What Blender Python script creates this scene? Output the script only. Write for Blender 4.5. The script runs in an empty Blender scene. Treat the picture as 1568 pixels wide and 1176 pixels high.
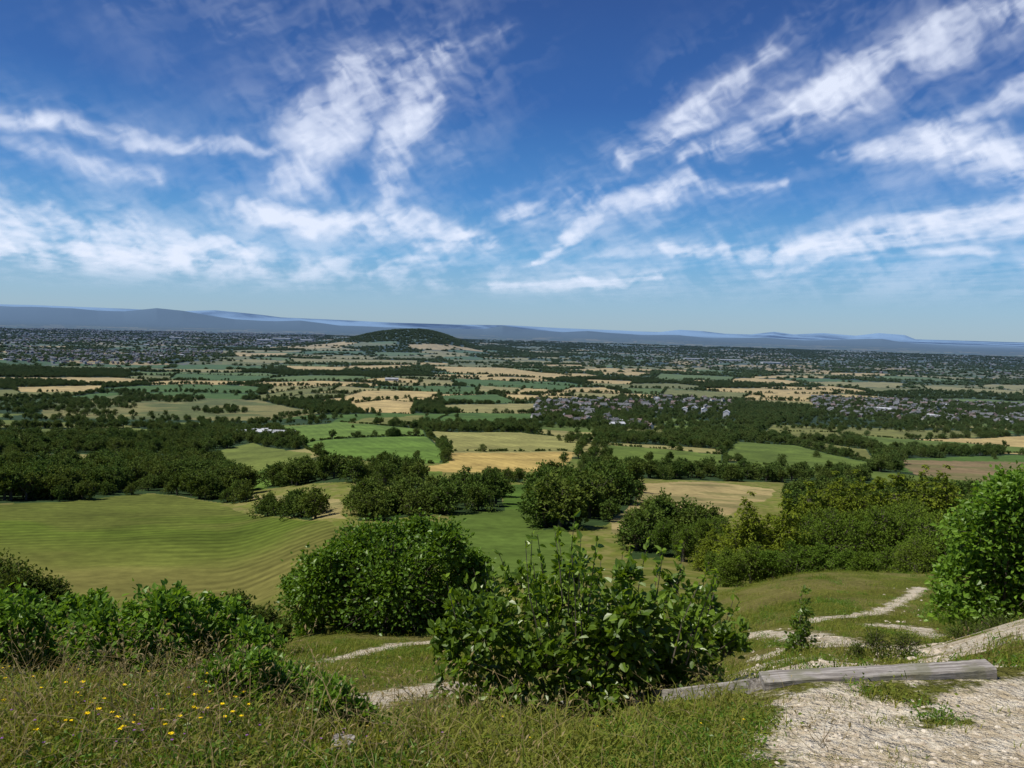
import bpy, math, time
import numpy as np
from mathutils import Matrix, Vector
T0=time.time()
rng=np.random.default_rng(11)
scene=bpy.context.scene
F=1132.0; PITCH=math.atan(88/1132); ROLL=math.radians(1.6); CAMZ=1.7

# ---------------------------------------------------------------- camera
fw=np.array([0,math.cos(PITCH),-math.sin(PITCH)]); r0=np.array([1.,0,0]); u0=np.cross(r0,fw)
ri=math.cos(ROLL)*r0+math.sin(ROLL)*u0
up=math.cos(ROLL)*u0-math.sin(ROLL)*r0
cd=bpy.data.cameras.new('camera'); cam=bpy.data.objects.new('camera',cd); scene.collection.objects.link(cam)
R=Matrix(((ri[0],up[0],-fw[0]),(ri[1],up[1],-fw[1]),(ri[2],up[2],-fw[2]))).to_4x4()
R.translation=Vector((0,0,CAMZ)); cam.matrix_world=R
cd.sensor_width=36; cd.lens=26; cd.clip_start=0.05; cd.clip_end=900000
scene.camera=cam
def ray(px,py):
    d=fw+ri*(px-784)/F+up*(588-py)/F
    return d/d[1]

# ---------------------------------------------------------------- noise
def _h(a,b,seed):
    h=(a.astype(np.int64)*374761393+b.astype(np.int64)*668265263+seed*974634777)&0xffffffff
    h=((h^(h>>13))*1274126177)&0xffffffff
    h=((h^(h>>16))*2246822519)&0xffffffff
    return ((h^(h>>15))&0xffffff)/float(0x1000000)
def vn(x,y,seed=0):
    xi=np.floor(x); yi=np.floor(y); fx=x-xi; fy=y-yi
    fx=fx*fx*(3-2*fx); fy=fy*fy*(3-2*fy)
    a=_h(xi,yi,seed); b=_h(xi+1,yi,seed); c=_h(xi,yi+1,seed); d=_h(xi+1,yi+1,seed)
    return (a+(b-a)*fx)*(1-fy)+(c+(d-c)*fx)*fy
def fbm(x,y,o=3,seed=0,g=.5):
    s=0;a=.5;t=0
    for i in range(o):
        c,q=math.cos(.6*i),math.sin(.6*i)
        s=s+a*vn((x*c-y*q)*2**i+17.3*i,(x*q+y*c)*2**i-9.1*i,seed+i); t+=a; a*=g
    return s/t
def sst(a,b,x):
    t=np.clip((x-a)/(b-a),0,1); return t*t*(3-2*t)
def voronoi(x,y,s,seed):
    ca,sa=math.cos(.35),math.sin(.35)
    u=(x*ca+y*sa)/(1.5*s); v=(-x*sa+y*ca)/s
    iu=np.floor(u); iv=np.floor(v)
    f1=np.full(u.shape,9.); f2=np.full(u.shape,9.); idv=np.zeros(u.shape)
    for i in (-1,0,1):
        for j in (-1,0,1):
            cu=iu+i; cv=iv+j
            pu=cu+.1+.8*_h(cu,cv,seed); pv=cv+.1+.8*_h(cu,cv,seed+1)
            dd=np.hypot(u-pu,v-pv); hh=_h(cu,cv,seed+2)
            m=dd<f1
            f2=np.where(m,f1,np.minimum(f2,dd)); idv=np.where(m,hh,idv); f1=np.where(m,dd,f1)
    return idv,(f2-f1)*s*.5

# ---------------------------------------------------------------- terrain height
def prof(tab):
    a=np.array(tab); g=np.linspace(math.log(.3),math.log(2e5),2000)
    v=np.interp(g,np.log(a[:,0]),np.log(a[:,1]))
    k=np.exp(-np.linspace(-2,2,13)**2); k/=k.sum()
    vs=np.convolve(np.pad(v,6,mode='edge'),k,'valid')
    return g,np.exp(vs)
far=[(1800,158),(3300,174),(7000,185),(12000,190),(2e5,190)]
PL=prof([(.3,1.7),(2.7,1.72),(3.6,1.95),(5,2.6),(8,4.1),(20,9.4),(60,27),(110,43.5),(260,65.5),(330,75),(500,92),(800,117),(1150,136)]+far)
PC=prof([(.3,1.7),(2.6,1.74),(3.2,1.92),(3.8,2.2),(4.5,2.62),(6,3.35),(10,5.35),(20,9.3),(30,12.8),(60,23),(110,36),(170,45.5),(330,66),(500,85),(850,113),(1150,133)]+far)
PR=prof([(.3,1.7),(2.7,1.7),(4.35,2.03),(4.7,2.28),(8,3.5),(12,5.0),(16,6.5),(32,10.4),(60,20.7),(90,31),(130,41),(200,53),(330,68),(500,86),(850,113),(1150,133)]+far)
sky_far=[(-200,464),(0,466),(50,467),(100,469),(150,471),(200,473),(240,475),(260,477),(330,475),(370,479),(400,482),(430,486),(500,489),(600,494),(700,497),(780,498),(850,502),(950,506),(1005,509),(1040,505),(1075,507),(1110,511),(1150,512),(1185,508),(1215,512),(1260,510),(1310,514),(1345,510),(1385,513),(1408,522),(1430,523),(1480,526),(1568,531),(1800,538)]
sky_mid=[(-200,470),(0,469),(60,470),(110,472),(150,476),(190,477),(240,472),(280,476),(320,483),(360,489),(420,492),(460,491),(520,498),(620,502),(740,504),(770,499),(800,504),(860,509),(900,507),(980,513),(1040,513),(1090,518),(1170,517),(1230,521),(1300,520),(1350,519),(1400,526),(1470,531),(1568,537),(1800,545)]
def ridge(tab,D):
    t=[];z=[]
    for px,py in tab:
        d=ray(px,py); t.append(d[0]); z.append(CAMZ+d[2]*D)
    return np.array(t),np.array(z)
RA=ridge(sky_far,42000.); RB=ridge(sky_mid,19000.)
def H(x,y):
    x=np.asarray(x,float); y=np.asarray(y,float)
    d=np.maximum(y,.35); ld=np.log(d); t=x/np.maximum(y,.8)
    wl=1-sst(-.40,-.2,t); wr=sst(.1,.46,t)
    hl=np.interp(ld,*PL); hc=np.interp(ld,*PC); hr=np.interp(ld,*PR)
    h=hc+(hl-hc)*wl+(hr-hc)*wr
    z=CAMZ-h
    n2=(fbm(x/28,y/28,2,5)-.5)*2; n3=(fbm(x/420,y/420,3,9)-.5)*2
    z=z+n2*.8*sst(15,90,d)+n3*9*sst(500,3000,d)
    z=z+(fbm(x/1.3,y/1.3,3,3)-.5)*.12*(1-sst(40,80,d))*sst(1,5,d)
    z=z+.55*np.exp(-((d-7.5)/2.2)**2)*sst(.52,.8,t)
    hx=x+720.; hy=y-5200.
    z=z+92*np.exp(-np.abs(hx/370)**3)*np.exp(-(hy/520)**2)*(1+.10*np.sin(hx/130.))+48*np.exp(-((hx+120)/620)**2)*np.exp(-(hy/800)**2)
    g=np.exp(-((ld-math.log(19000.))/.13)**2); zr=np.interp(t,*RB)+30*(fbm(x/900,y/2500,3,12)-.5); z=z+np.maximum(zr-z,0)*g
    g=np.exp(-((ld-math.log(42000.))/.13)**2); zr=np.interp(t,*RA); z=z+np.maximum(zr-z,0)*g
    return z
_D=np.exp(np.linspace(math.log(1.5),math.log(60000),5000))
def gp(px,py):
    d=ray(px,py); x=d[0]*_D; z=CAMZ+d[2]*_D
    k=np.argmax(z<H(x,_D))
    if k==0: k=len(_D)-1
    return x[k],_D[k]
def gpoly(pts): return np.array([gp(*p) for p in pts])
def at(px,py,D):
    return np.array([0,0,CAMZ])+ray(px,py)*D
def inpoly(x,y,P):
    r=np.zeros(x.shape,bool)
    x0,y0=P.min(0); x1,y1=P.max(0)
    ix=np.where((x>=x0)&(x<=x1)&(y>=y0)&(y<=y1))[0]
    if len(ix)==0: return r
    a=x[ix]; b=y[ix]; c=np.zeros(len(ix),bool); n=len(P)
    for i in range(n):
        xi,yi=P[i]; xj,yj=P[i-1]
        if yi==yj: continue
        c^=((yi>b)!=(yj>b))&(a<(xj-xi)*(b-yi)/(yj-yi)+xi)
    r[ix]=c; return r
def segdist(x,y,A,B):
    ax,ay=A; bx,by=B; vx,vy=bx-ax,by-ay
    h=np.clip(((x-ax)*vx+(y-ay)*vy)/(vx*vx+vy*vy+1e-9),0,1)
    return np.hypot(x-ax-h*vx,y-ay-h*vy)

G1=(.064,.112,.017); G2=(.098,.137,.023); OL=(.145,.148,.038); ST=(.41,.31,.125); SG=(.24,.215,.075); BR=(.18,.13,.065); WD=(.022,.038,.011)
PA=(.31,.245,.105)
fields=[ # colour, hedge?, outline sighted on the ground
 ((.080,.110,.014),0,[(-150,780),(0,773),(130,763),(240,756),(330,770),(500,797),(560,830),(520,880),(450,960),(200,1000),(-150,1000)]),
 ((.085,.14,.02),0,[(380,702),(440,700),(440,745),(385,750)]),
 ((.10,.165,.027),1,[(460,679),(655,668),(685,690),(680,709),(600,709),(500,702)]),
 ((.11,.17,.03),1,[(415,654),(520,646),(650,658),(655,667),(465,678)]),
 ((.235,.225,.07),1,[(657,660),(800,662),(895,673),(888,691),(690,692),(668,672)]),
 ((.37,.27,.085),0,[(690,694),(888,693),(860,713),(820,723),(655,723),(655,714),(688,709)]),
 (G1,1,[(690,632),(830,634),(815,648),(650,652)]),
 (OL,0,[(560,640),(650,636),(640,652),(530,648)]),
 (G2,1,[(925,680),(1110,696),(1110,709),(935,713)]),
 (G2,1,[(1125,676),(1220,682),(1345,711),(1330,723),(1140,709),(1105,696)]),
 (OL,1,[(1200,670),(1330,688),(1345,706),(1230,684)]),
 (G2,1,[(1285,664),(1580,686),(1580,694),(1360,690)]),
 (OL,1,[(1180,650),(1300,655),(1280,662),(1170,660)]),
 (BR,0,[(1375,704),(1600,708),(1600,740),(1500,740),(1400,727)]),
 (PA,0,[(975,741),(1080,737),(1190,750),(1150,778),(1050,800),(940,818),(920,775)]),
 ((.09,.135,.024),0,[(690,790),(780,772),(860,782),(885,850),(860,890),(700,880)]),
 (G1,0,[(768,742),(822,742),(832,778),(768,780)]),
 (G2,0,[(636,722),(682,722),(690,762),(640,752)]),
 ((.24,.20,.08),0,[(375,757),(520,765),(530,795),(440,792)]),
 (ST,1,[(525,607),(560,598),(672,600),(672,607),(525,615)]),
 (ST,1,[(535,618),(590,612),(637,616),(632,634),(545,631)]),
 (ST,1,[(540,583),(600,578),(648,583),(640,587)]),
 (ST,1,[(18,593),(160,590),(155,600),(30,601)]),
 (ST,1,[(650,561),(770,563),(875,575),(850,581),(690,571)]),
 (ST,1,[(1160,602),(1300,604),(1405,612),(1380,617),(1170,609)]),
 (ST,1,[(1170,563),(1280,568),(1270,572),(1160,568)]),
 (ST,0,[(355,541),(440,541),(430,546),(365,546)]),
 (SG,1,[(735,590),(805,592),(790,601),(730,600)]),
 (ST,1,[(430,560),(535,562),(525,569),(450,568)]),
 (ST,1,[(900,581),(972,584),(965,589),(890,586)]),
 (OL,1,[(380,606),(520,590),(510,597),(400,612)]),
 (SG,1,[(440,548),(640,552),(640,557),(450,555)]),
 (G1,1,[(670,606),(760,604),(800,618),(680,616)]),
 (G1,1,[(690,580),(760,582),(880,592),(860,598),(700,588)]),
 (SG,1,[(880,600),(960,604),(940,612),(870,606)]),
 (OL,1,[(940,650),(1020,652),(1040,668),(960,670)]),
 (G2,1,[(1010,572),(1130,577),(1120,583),(1000,580)]),
 ((.10,.115,.033),0,[(40,640),(90,615),(200,603),(400,614),(500,632),(380,648),(120,644)]),
 (SG,0,[(0,683),(60,683),(70,691),(0,691)]),
 (G2,0,[(90,708),(160,706),(170,720),(110,722)]),
 (G1,1,[(270,572),(420,576),(400,584),(260,580)]),
 (SG,1,[(1410,590),(1568,598),(1568,604),(1420,597)]),
 (OL,1,[(1020,596),(1150,602),(1130,612),(1010,606)]),
 (SG,0,[(820,657),(905,662),(925,672),(900,675),(830,664)]),
 (SG,1,[(1560,655),(1400,650),(1390,654),(1560,660)]),
]
fields=[(c,h,gpoly(p)) for c,h,p in fields]
woods=[ # m2 per tree, size, outline
 (36,1.05,[(-150,776),(100,769),(240,755),(330,769),(382,768),(380,738),(330,724),(200,716),(-150,720)]),
 (62,1.0,[(-150,716),(60,712),(75,695),(200,697),(330,724),(470,712),(475,694),(350,668),(200,655),(-150,662)]),
 (200,.85,[(-150,655),(80,648),(500,650),(520,640),(60,640),(70,622),(-150,622)]),
 (22,.75,[(393,786),(485,795),(482,780),(400,770)]),
 (46,.95,[(415,747),(640,750),(650,730),(560,724),(420,732)]),
 (36,.85,[(545,798),(640,790),(770,782),(765,760),(650,760),(560,774)]),
 (35,.6,[(745,737),(800,739),(800,732),(745,731)]),
 (38,1.1,[(832,812),(925,805),(975,765),(970,738),(845,748),(822,775)]),
 (55,.8,[(885,724),(1000,734),(1345,741),(1338,730),(1000,720),(890,712)]),
 (32,.8,[(960,858),(1090,850),(1090,818),(990,812)]),
 (45,.9,[(1195,795),(1500,805),(1500,765),(1215,758)]),
 (110,.75,[(850,675),(920,690),(930,680),(900,668)]),
 (60,.9,[(1335,722),(1380,722),(1375,700),(1345,700)]),
 (190,.85,[(820,645),(900,660),(1130,665),(1130,640),(1000,628),(830,622)]),
 (220,.8,[(1170,655),(1600,668),(1600,650),(1235,636)]),
 (200,.85,[(820,655),(1000,657),(1000,618),(820,610)]),
 (190,.9,[(1245,636),(1600,652),(1600,620),(1245,608)]),
]
woods=[(a,s,gpoly(p)) for a,s,p in woods]
def glade(x,y): return vn(x/60+3.1,y/95,123)>.32
town=[ (gpoly([(10,560),(340,558),(340,536),(10,530)]),700,.95),
       (gpoly([(820,655),(1000,657),(1000,618),(820,610)]),130,1.),
       (gpoly([(1000,634),(1130,636),(1120,612),(1000,606)]),70,.9),
       (gpoly([(1245,636),(1600,652),(1600,620),(1245,608)]),430,.95),
       (gpoly([(-80,528),(470,528),(500,512),(-80,500)]),3200,1.3),
       (gpoly([(880,558),(1600,583),(1600,548),(900,530)]),450,1.1)]
paths=[([(500,1088),(560,1075),(620,1064),(700,1050)],.72,1.),
       ([(495,1014),(560,998),(620,986),(690,980)],.42,.9),
       ([(1130,974),(1200,970),(1260,976),(1300,986)],.55,.9),
       ([(1240,952),(1330,940),(1370,927),(1410,900)],.34,.75),
       ([(1340,957),(1400,962),(1440,977)],.55,.7),
       ([(1075,838),(1105,846),(1100,856),(1080,865)],1.2,1.)]
paths=[(gpoly(p),w,s) for p,w,s in paths]
chalk_near=gpoly([(1185,1062),(1250,1054),(1500,1042),(1600,1043),(1700,1175),(1700,1300),(1190,1300),(1175,1180),(1190,1110)])
moss=gpoly([(1345,1056),(1430,1049),(1440,1080),(1500,1110),(1430,1120),(1370,1105),(1390,1080)])
SLP=[gp(1166,1056),gp(1516,1036),gp(850,1082)]

def cover(x,y):
    n=len(x); d=np.hypot(x,y); col=np.zeros((n,3)); tree=np.zeros(n)
    a=fbm(x/5,y/5,3,21)[:,None]; b=sst(.45,.6,fbm(x/2.2,y/2.2,4,31))[:,None]
    col[:]=np.array((.095,.13,.02))*(1-a)+np.array((.16,.155,.034))*a
    col=col*(1-.5*b)+.5*b*np.array((.22,.18,.07))
    m=np.where((d>330)&(y>0))[0]
    if len(m):
        xx=x[m]; yy=y[m]; dd=d[m]
        wx=xx+(fbm(xx/150,yy/150,2,41)-.5)*110; wy=yy+(fbm(xx/150,yy/150,2,47)-.5)*110
        idv,e=voronoi(wx,wy,205.,50)
        pal=np.array([WD,G1,G2,OL,ST,SG,(.05,.075,.02)]); th=np.array([.22,.34,.46,.58,.76,.90,1.01])
        k=np.searchsorted(th,idv); c=pal[np.clip(k,0,6)]
        c=c*(.8+.4*fbm(xx/30,yy/30,3,61)[:,None])
        tr=(k==0)*.95+(k==6)*.22+(k==1)*.01
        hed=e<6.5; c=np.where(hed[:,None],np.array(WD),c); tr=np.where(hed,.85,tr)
        tree[m]=tr
        w=sst(330,480,dd)[:,None]
        col[m]=col[m]*(1-w)+c*w
        w=sst(4000,8000,dd)[:,None]
        nn=sst(.42,.58,fbm(xx/260,yy/420,4,71))[:,None]; col[m]=col[m]*(1-w*.75*nn)+w*.75*nn*np.array((.03,.042,.02))
        w=sst(4000,8000,dd)[:,None]; sp=(vn(xx/40,yy/160,77)>.94)[:,None]*w*sst(.5,.6,fbm(xx/1500,yy/2500,2,79))[:,None]
        col[m]=col[m]*(1-sp)+sp*np.array((.36,.34,.31))
    wx=x+(vn(x/14,y/14,81)-.5)*4*sst(60,300,d); wy=y+(vn(x/14,y/14,83)-.5)*4*sst(60,300,d)
    for i,(c,h,P) in enumerate(fields):
        k=inpoly(wx,wy,P); 
        if not k.any(): continue
        xx=x[k]; yy=y[k]; v=fbm(xx/18,yy/18,4,90+i)
        base=np.array(c)*(.66+.68*v[:,None])
        if i==0:
            w=(1-sst(105,180,yy+xx*.15))[:,None]*.7+.35*sst(.48,.65,fbm(xx/40,yy/25,3,7))[:,None]
            w=np.clip(w,0,1); base=base*(1-w)+w*np.array((.14,.13,.034))*(.7+.6*v[:,None])
            ph=(yy*.93-xx*.33+.0012*(xx+60)**2)/5.2+.5*fbm(xx/30,yy/30,2,6)
            s=np.sin(ph*2*math.pi)*sst(.36,.6,fbm(xx/35,yy/35,2,8)+.28*sst(140,190,yy))
            base=base*(1+.20*s[:,None])
        if i in (4,5,2,3):
            s=np.sin((xx*.8+yy*.3)/6.*2*math.pi); base=base*(1+.06*s[:,None])
        if i in (14,13,18):
            q=sst(.47,.6,fbm(xx/26,yy/9,4,19))[:,None]; base=base*(1-.6*q)+.6*q*np.array((.12,.125,.04))
        if i==37: 
            q=sst(.45,.6,fbm(xx/60,yy/60,4,29))[:,None]; base=base*(1-q)+q*np.array((.18,.165,.055))
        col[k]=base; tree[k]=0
        if i==37: tree[k]=.5*sst(.54,.62,fbm(xx/70,yy/70,3,33))
        if h:
            P2=np.vstack([P,P[:1]]); e=np.full(len(xx),1e9)
            for A,B in zip(P2[:-1],P2[1:]): e=np.minimum(e,segdist(xx,yy,A,B))
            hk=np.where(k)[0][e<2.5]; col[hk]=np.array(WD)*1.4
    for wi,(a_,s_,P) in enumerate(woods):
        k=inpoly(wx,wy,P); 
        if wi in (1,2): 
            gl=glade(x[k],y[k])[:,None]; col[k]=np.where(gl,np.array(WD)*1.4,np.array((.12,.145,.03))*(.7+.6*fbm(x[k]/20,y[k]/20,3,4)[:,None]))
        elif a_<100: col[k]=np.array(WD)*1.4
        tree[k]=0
    for P,nn_,sc in town:
        k=inpoly(x,y,P); 
        if k.any():
            q=vn(x[k]/22,y[k]/30,91)[:,None]
            col[k]=np.where(q>.75,np.array((.11,.11,.09)),col[k]*.8); tree[k]=np.clip(tree[k]*.5,.14,.5)
    hx=x+720; hy=y-5200; rr=(hx/400)**2+((hy+60)/520)**2; k=(rr<1); q=(vn(x[k]/150,y[k]/150,5)>.3)|(rr[k]<.6)
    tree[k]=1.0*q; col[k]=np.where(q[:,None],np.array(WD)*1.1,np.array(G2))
    k=(d>15000); q=(.5+fbm(x[k]/500,y[k]/1100,4,15))[:,None]
    col[k]=np.array((.04,.055,.03))*q
    return col,tree

def chalkmask(x,y):
    c=np.zeros(len(x)); 
    m=np.where((np.hypot(x,y)<700)&(y>0))[0]
    if not len(m): return c
    xx=x[m];yy=y[m];cc=np.zeros(len(m))
    wob=.45+1.1*fbm(xx/.8,yy/.8,3,57)
    for P,w,s in paths:
        for A,B in zip(P[:-1],P[1:]):
            cc=np.maximum(cc,s*(1-np.clip(segdist(xx,yy,A,B)/(w*wob)/1.6,0,1)))
    e=np.full(len(xx),1e9); Q=np.vstack([chalk_near,chalk_near[:1]])
    for A,B in zip(Q[:-1],Q[1:]): e=np.minimum(e,segdist(xx,yy,A,B))
    ins=inpoly(xx,yy,chalk_near); sd=np.where(ins,e,-e)
    cc=np.maximum(cc,np.clip(.5+sd/.34*.5,0,1))
    e=np.full(len(xx),1e9); Q=np.vstack([moss,moss[:1]])
    for A,B in zip(Q[:-1],Q[1:]): e=np.minimum(e,segdist(xx,yy,A,B))
    sd=np.where(inpoly(xx,yy,moss),e,-e); cc=cc*(1-np.clip(.5+sd/.25*.5,0,1)*.85)
    t=xx/np.maximum(yy,1); q=sst(.42,.66,fbm(xx/.9,yy/.7,4,55))*sst(4.6,5.2,yy)*(1-sst(9,13,yy))*sst(.26,.34,t)
    cc=np.maximum(cc,q*.70)
    c[m]=cc; return c

# ---------------------------------------------------------------- mesh helpers
def mk_mesh(name,V,Fq,mats=(),midx=None,attrs=None,smooth=False):
    me=bpy.data.meshes.new(name); n=len(V); m,k=Fq.shape
    me.vertices.add(n); me.vertices.foreach_set('co',np.ascontiguousarray(V,dtype=np.float32).ravel())
    me.loops.add(m*k); me.loops.foreach_set('vertex_index',np.ascontiguousarray(Fq,dtype=np.int32).ravel())
    me.polygons.add(m); me.polygons.foreach_set('loop_start',np.arange(0,m*k,k,dtype=np.int32))
    for a in mats: me.materials.append(a)
    if midx is not None: me.polygons.foreach_set('material_index',np.asarray(midx,dtype=np.int32))
    me.polygons.foreach_set('use_smooth',np.full(m,smooth))
    me.update(calc_edges=True)
    for an,(ty,dat) in (attrs or {}).items():
        A=me.attributes.new(an,ty,'POINT')
        A.data.foreach_set({'FLOAT':'value','FLOAT_COLOR':'color','FLOAT_VECTOR':'vector','INT':'value'}[ty],np.asarray(dat).ravel())
    return me
def add_obj(name,me,parent=None,coll=None):
    o=bpy.data.objects.new(name,me); (coll or scene.collection).objects.link(o)
    if parent: o.parent=parent
    return o
class MB:
    def __init__(s): s.V=[];s.F=[];s.m=[];s.l=[];s.n=0
    def add(s,V,Fq,mat=0,lc=None):
        V=np.asarray(V,float).reshape(-1,3); Fq=np.asarray(Fq).reshape(-1,4)
        s.V.append(V);s.F.append(Fq+s.n);s.m.append(np.full(len(Fq),mat));s.l.append(np.full(len(V),.5) if lc is None else lc);s.n+=len(V)
    def mesh(s,name,mats,smooth=False):
        return mk_mesh(name,np.vstack(s.V),np.vstack(s.F),mats,np.concatenate(s.m),{'lc':('FLOAT',np.concatenate(s.l).astype(np.float32))},smooth)
def unit(v): return v/np.maximum(np.linalg.norm(v,axis=-1,keepdims=True),1e-9)
def leaves(mb,pos,axis,L,W,ovate,lc,mat=0,upb=.7):
    n=len(pos); axis=unit(axis)
    nr=rng.normal(size=(n,3)); nr[:,2]=np.abs(nr[:,2])*.6+upb; nr=nr-axis*np.sum(nr*axis,1,keepdims=True); nr=unit(nr); sd=np.cross(axis,nr)
    L=np.broadcast_to(L,(n,)); 
    if ovate: loc=[(0,0,0),(.33,-.5,.10),(.7,-.36,.02),(1,0,-.14),(.7,.36,.02),(.33,.5,.10)]; Fq=np.array([[0,1,2,3],[0,3,4,5]])
    else: loc=[(0,0,0),(.5,-.5,.12),(1,0,-.08),(.5,.5,.12)]; Fq=np.array([[0,1,2,3]])
    V=np.stack([pos+axis*(L*a)[:,None]+sd*(L*W*b)[:,None]+nr*(L*c)[:,None] for a,b,c in loc],1)
    k=len(loc); FF=(np.arange(n)[:,None,None]*k+Fq[None]).reshape(-1,4)
    mb.add(V.reshape(-1,3),FF,mat,np.repeat(lc,k))
def twigs(mb,A,B,r0_,r1,mat=1,bend=.08):
    n=len(A); ax=unit(B-A); q=rng.normal(size=(n,3)); s=unit(np.cross(ax,q)); t=np.cross(ax,s)
    M=(A+B)/2+s*(np.linalg.norm(B-A,axis=1,keepdims=True)*bend)
    V=[]
    for P,r in ((A,r0_),(M,(r0_+r1)/2),(B,r1)):
        for a in (0,2.094,4.189): V.append(P+s*(math.cos(a)*r)+t*(math.sin(a)*r))
    V=np.stack(V,1); f=[]
    for k in (0,3):
        for j in range(3): f.append([k+j,k+(j+1)%3,k+3+(j+1)%3,k+3+j])
    mb.add(V.reshape(-1,3),(np.arange(n)[:,None,None]*9+np.array(f)[None]).reshape(-1,4),mat)
def limb(mb,P,rad,mat=1,ns=7):
    P=np.array(P,float); V=[]
    for i in range(len(P)):
        ax=unit((P[min(i+1,len(P)-1)]-P[max(i-1,0)])[None])[0]; s=unit(np.cross(ax,[.3,1,.1])[None])[0]; t=np.cross(ax,s)
        for j in range(ns):
            a=j*2*math.pi/ns; V.append(P[i]+(s*math.cos(a)+t*math.sin(a))*rad[i])
    f=[[i*ns+j,i*ns+(j+1)%ns,(i+1)*ns+(j+1)%ns,(i+1)*ns+j] for i in range(len(P)-1) for j in range(ns)]
    mb.add(V,f,mat)
def crown(mb,lobes,ns,nl,L,W,ovate,base=None,tw=(.012,.004),rin=.35,jit=.08,droop=0.,upb=.7,squash=1.,up_=.25):
    lobes=[(np.array(c,float),r) for c,r in lobes]
    w=np.array([r**2 for _,r in lobes]); w/=w.sum(); k=rng.choice(len(lobes),ns,p=w)
    C=np.array([lobes[i][0] for i in k]); Rr=np.array([lobes[i][1] for i in k])[:,None]
    d=unit(rng.normal(size=(ns,3))+np.array([0,0,up_])); tip=C+d*Rr*rng.uniform(.68,1.22,(ns,1))*np.array([1,1,squash])
    st=C+d*Rr*rin*np.array([1,1,squash])*rng.uniform(.3,1,(ns,1))
    ax=unit(tip-st+np.array([0,0,.25-droop])*Rr*.5)
    twigs(mb,st,tip,tw[0],tw[1])
    s=rng.uniform(.15,1.0,(ns,nl,1))**.7
    pos=st[:,None]+(tip-st)[:,None]*s+rng.normal(size=(ns,nl,3))*jit*Rr[:,None]
    la=ax[:,None]*.55+rng.normal(size=(ns,nl,3))*.6+np.array([0,0,.1-droop])
    lc=np.clip(rng.uniform(.0,1,(ns,1))*.55+rng.uniform(0,.45,(ns,nl)),0,1)
    leaves(mb,pos.reshape(-1,3),la.reshape(-1,3),L*rng.uniform(.6,1.2,ns*nl),W,ovate,lc.ravel(),0,upb)

# ---------------------------------------------------------------- materials
class N:
    def __init__(s,nt): s.nt=nt
    def new(s,ty,**k):
        n=s.nt.nodes.new(ty)
        for a,b in k.items(): setattr(n,a,b)
        return n
    def put(s,sock,v):
        if isinstance(v,bpy.types.NodeSocket): s.nt.links.new(v,sock)
        else: sock.default_value=v
    def m(s,op,a,b=None,c=None,clamp=False):
        n=s.new('ShaderNodeMath',operation=op); n.use_clamp=clamp
        for i,v in enumerate((a,b,c)):
            if v is not None: s.put(n.inputs[i],v)
        return n.outputs[0]
    def v(s,op,a,b=None,scale=None):
        n=s.new('ShaderNodeVectorMath',operation=op); s.put(n.inputs[0],a)
        if b is not None: s.put(n.inputs[1],b)
        if scale is not None: s.put(n.inputs['Scale'],scale)
        return n.outputs['Value'] if op in('LENGTH','DOT_PRODUCT','DISTANCE') else n.outputs[0]
    def mix(s,f,a,b,mode='MIX'):
        n=s.new('ShaderNodeMix',data_type='RGBA',blend_type=mode); s.put(n.inputs[0],f)
        for i,v in ((6,a),(7,b)):
            if not isinstance(v,bpy.types.NodeSocket): v=tuple(v)+((1,) if len(v)==3 else ())
            s.put(n.inputs[i],v)
        return n.outputs[2]
    def noise(s,vec,scale,detail=3,rough=.5,dist=0.):
        n=s.new('ShaderNodeTexNoise'); s.put(n.inputs['Vector'],vec); n.inputs['Scale'].default_value=scale; n.inputs['Detail'].default_value=detail
        n.inputs['Roughness'].default_value=rough; n.inputs['Distortion'].default_value=dist
        return n
    def mr(s,v,a,b,c=0.,d=1.,smooth=True):
        n=s.new('ShaderNodeMapRange',interpolation_type='SMOOTHSTEP' if smooth else 'LINEAR'); s.put(n.inputs[0],v)
        for i,q in enumerate((a,b,c,d)): s.put(n.inputs[i+1],q)
        return n.outputs[0]
    def haze(s,col):  # aerial haze painted into the base colour, bluer with distance from the origin
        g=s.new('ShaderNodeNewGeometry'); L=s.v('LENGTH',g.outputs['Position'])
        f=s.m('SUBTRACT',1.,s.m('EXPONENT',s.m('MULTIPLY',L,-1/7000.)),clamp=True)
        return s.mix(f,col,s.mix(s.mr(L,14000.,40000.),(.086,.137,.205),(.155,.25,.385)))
def newmat(name):
    m=bpy.data.materials.new(name); m.use_nodes=True; m.node_tree.nodes.clear(); n=N(m.node_tree); o=n.new('ShaderNodeOutputMaterial'); return m,n,o
def leafmat(name,c0,c1,c2,trans=.35,gloss=0.0,haze=True):
    m,n,o=newmat(name); at_=n.new('ShaderNodeAttribute',attribute_name='lc'); oi=n.new('ShaderNodeObjectInfo')
    col=n.mix(at_.outputs['Fac'],c0,c1)
    col=n.mix(n.m('MULTIPLY',oi.outputs['Random'],.6),col,c2)
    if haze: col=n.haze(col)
    a=n.new('ShaderNodeBsdfDiffuse'); n.put(a.inputs[0],col); out=a.outputs[0]
    if trans>0:
        b=n.new('ShaderNodeBsdfTranslucent'); n.put(b.inputs[0],n.mix(1.,col,(1.4,1.3,.6),'MULTIPLY'))
        x=n.new('ShaderNodeMixShader'); x.inputs[0].default_value=trans; n.put(x.inputs[1],out); n.put(x.inputs[2],b.outputs[0]); out=x.outputs[0]
    if gloss>0:
        g=n.new('ShaderNodeBsdfGlossy'); g.inputs['Roughness'].default_value=.42; g.inputs[0].default_value=(1,1,.9,1)
        y=n.new('ShaderNodeMixShader'); y.inputs[0].default_value=gloss; n.put(y.inputs[1],out); n.put(y.inputs[2],g.outputs[0]); out=y.outputs[0]
    n.put(o.inputs[0],out); return m
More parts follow.
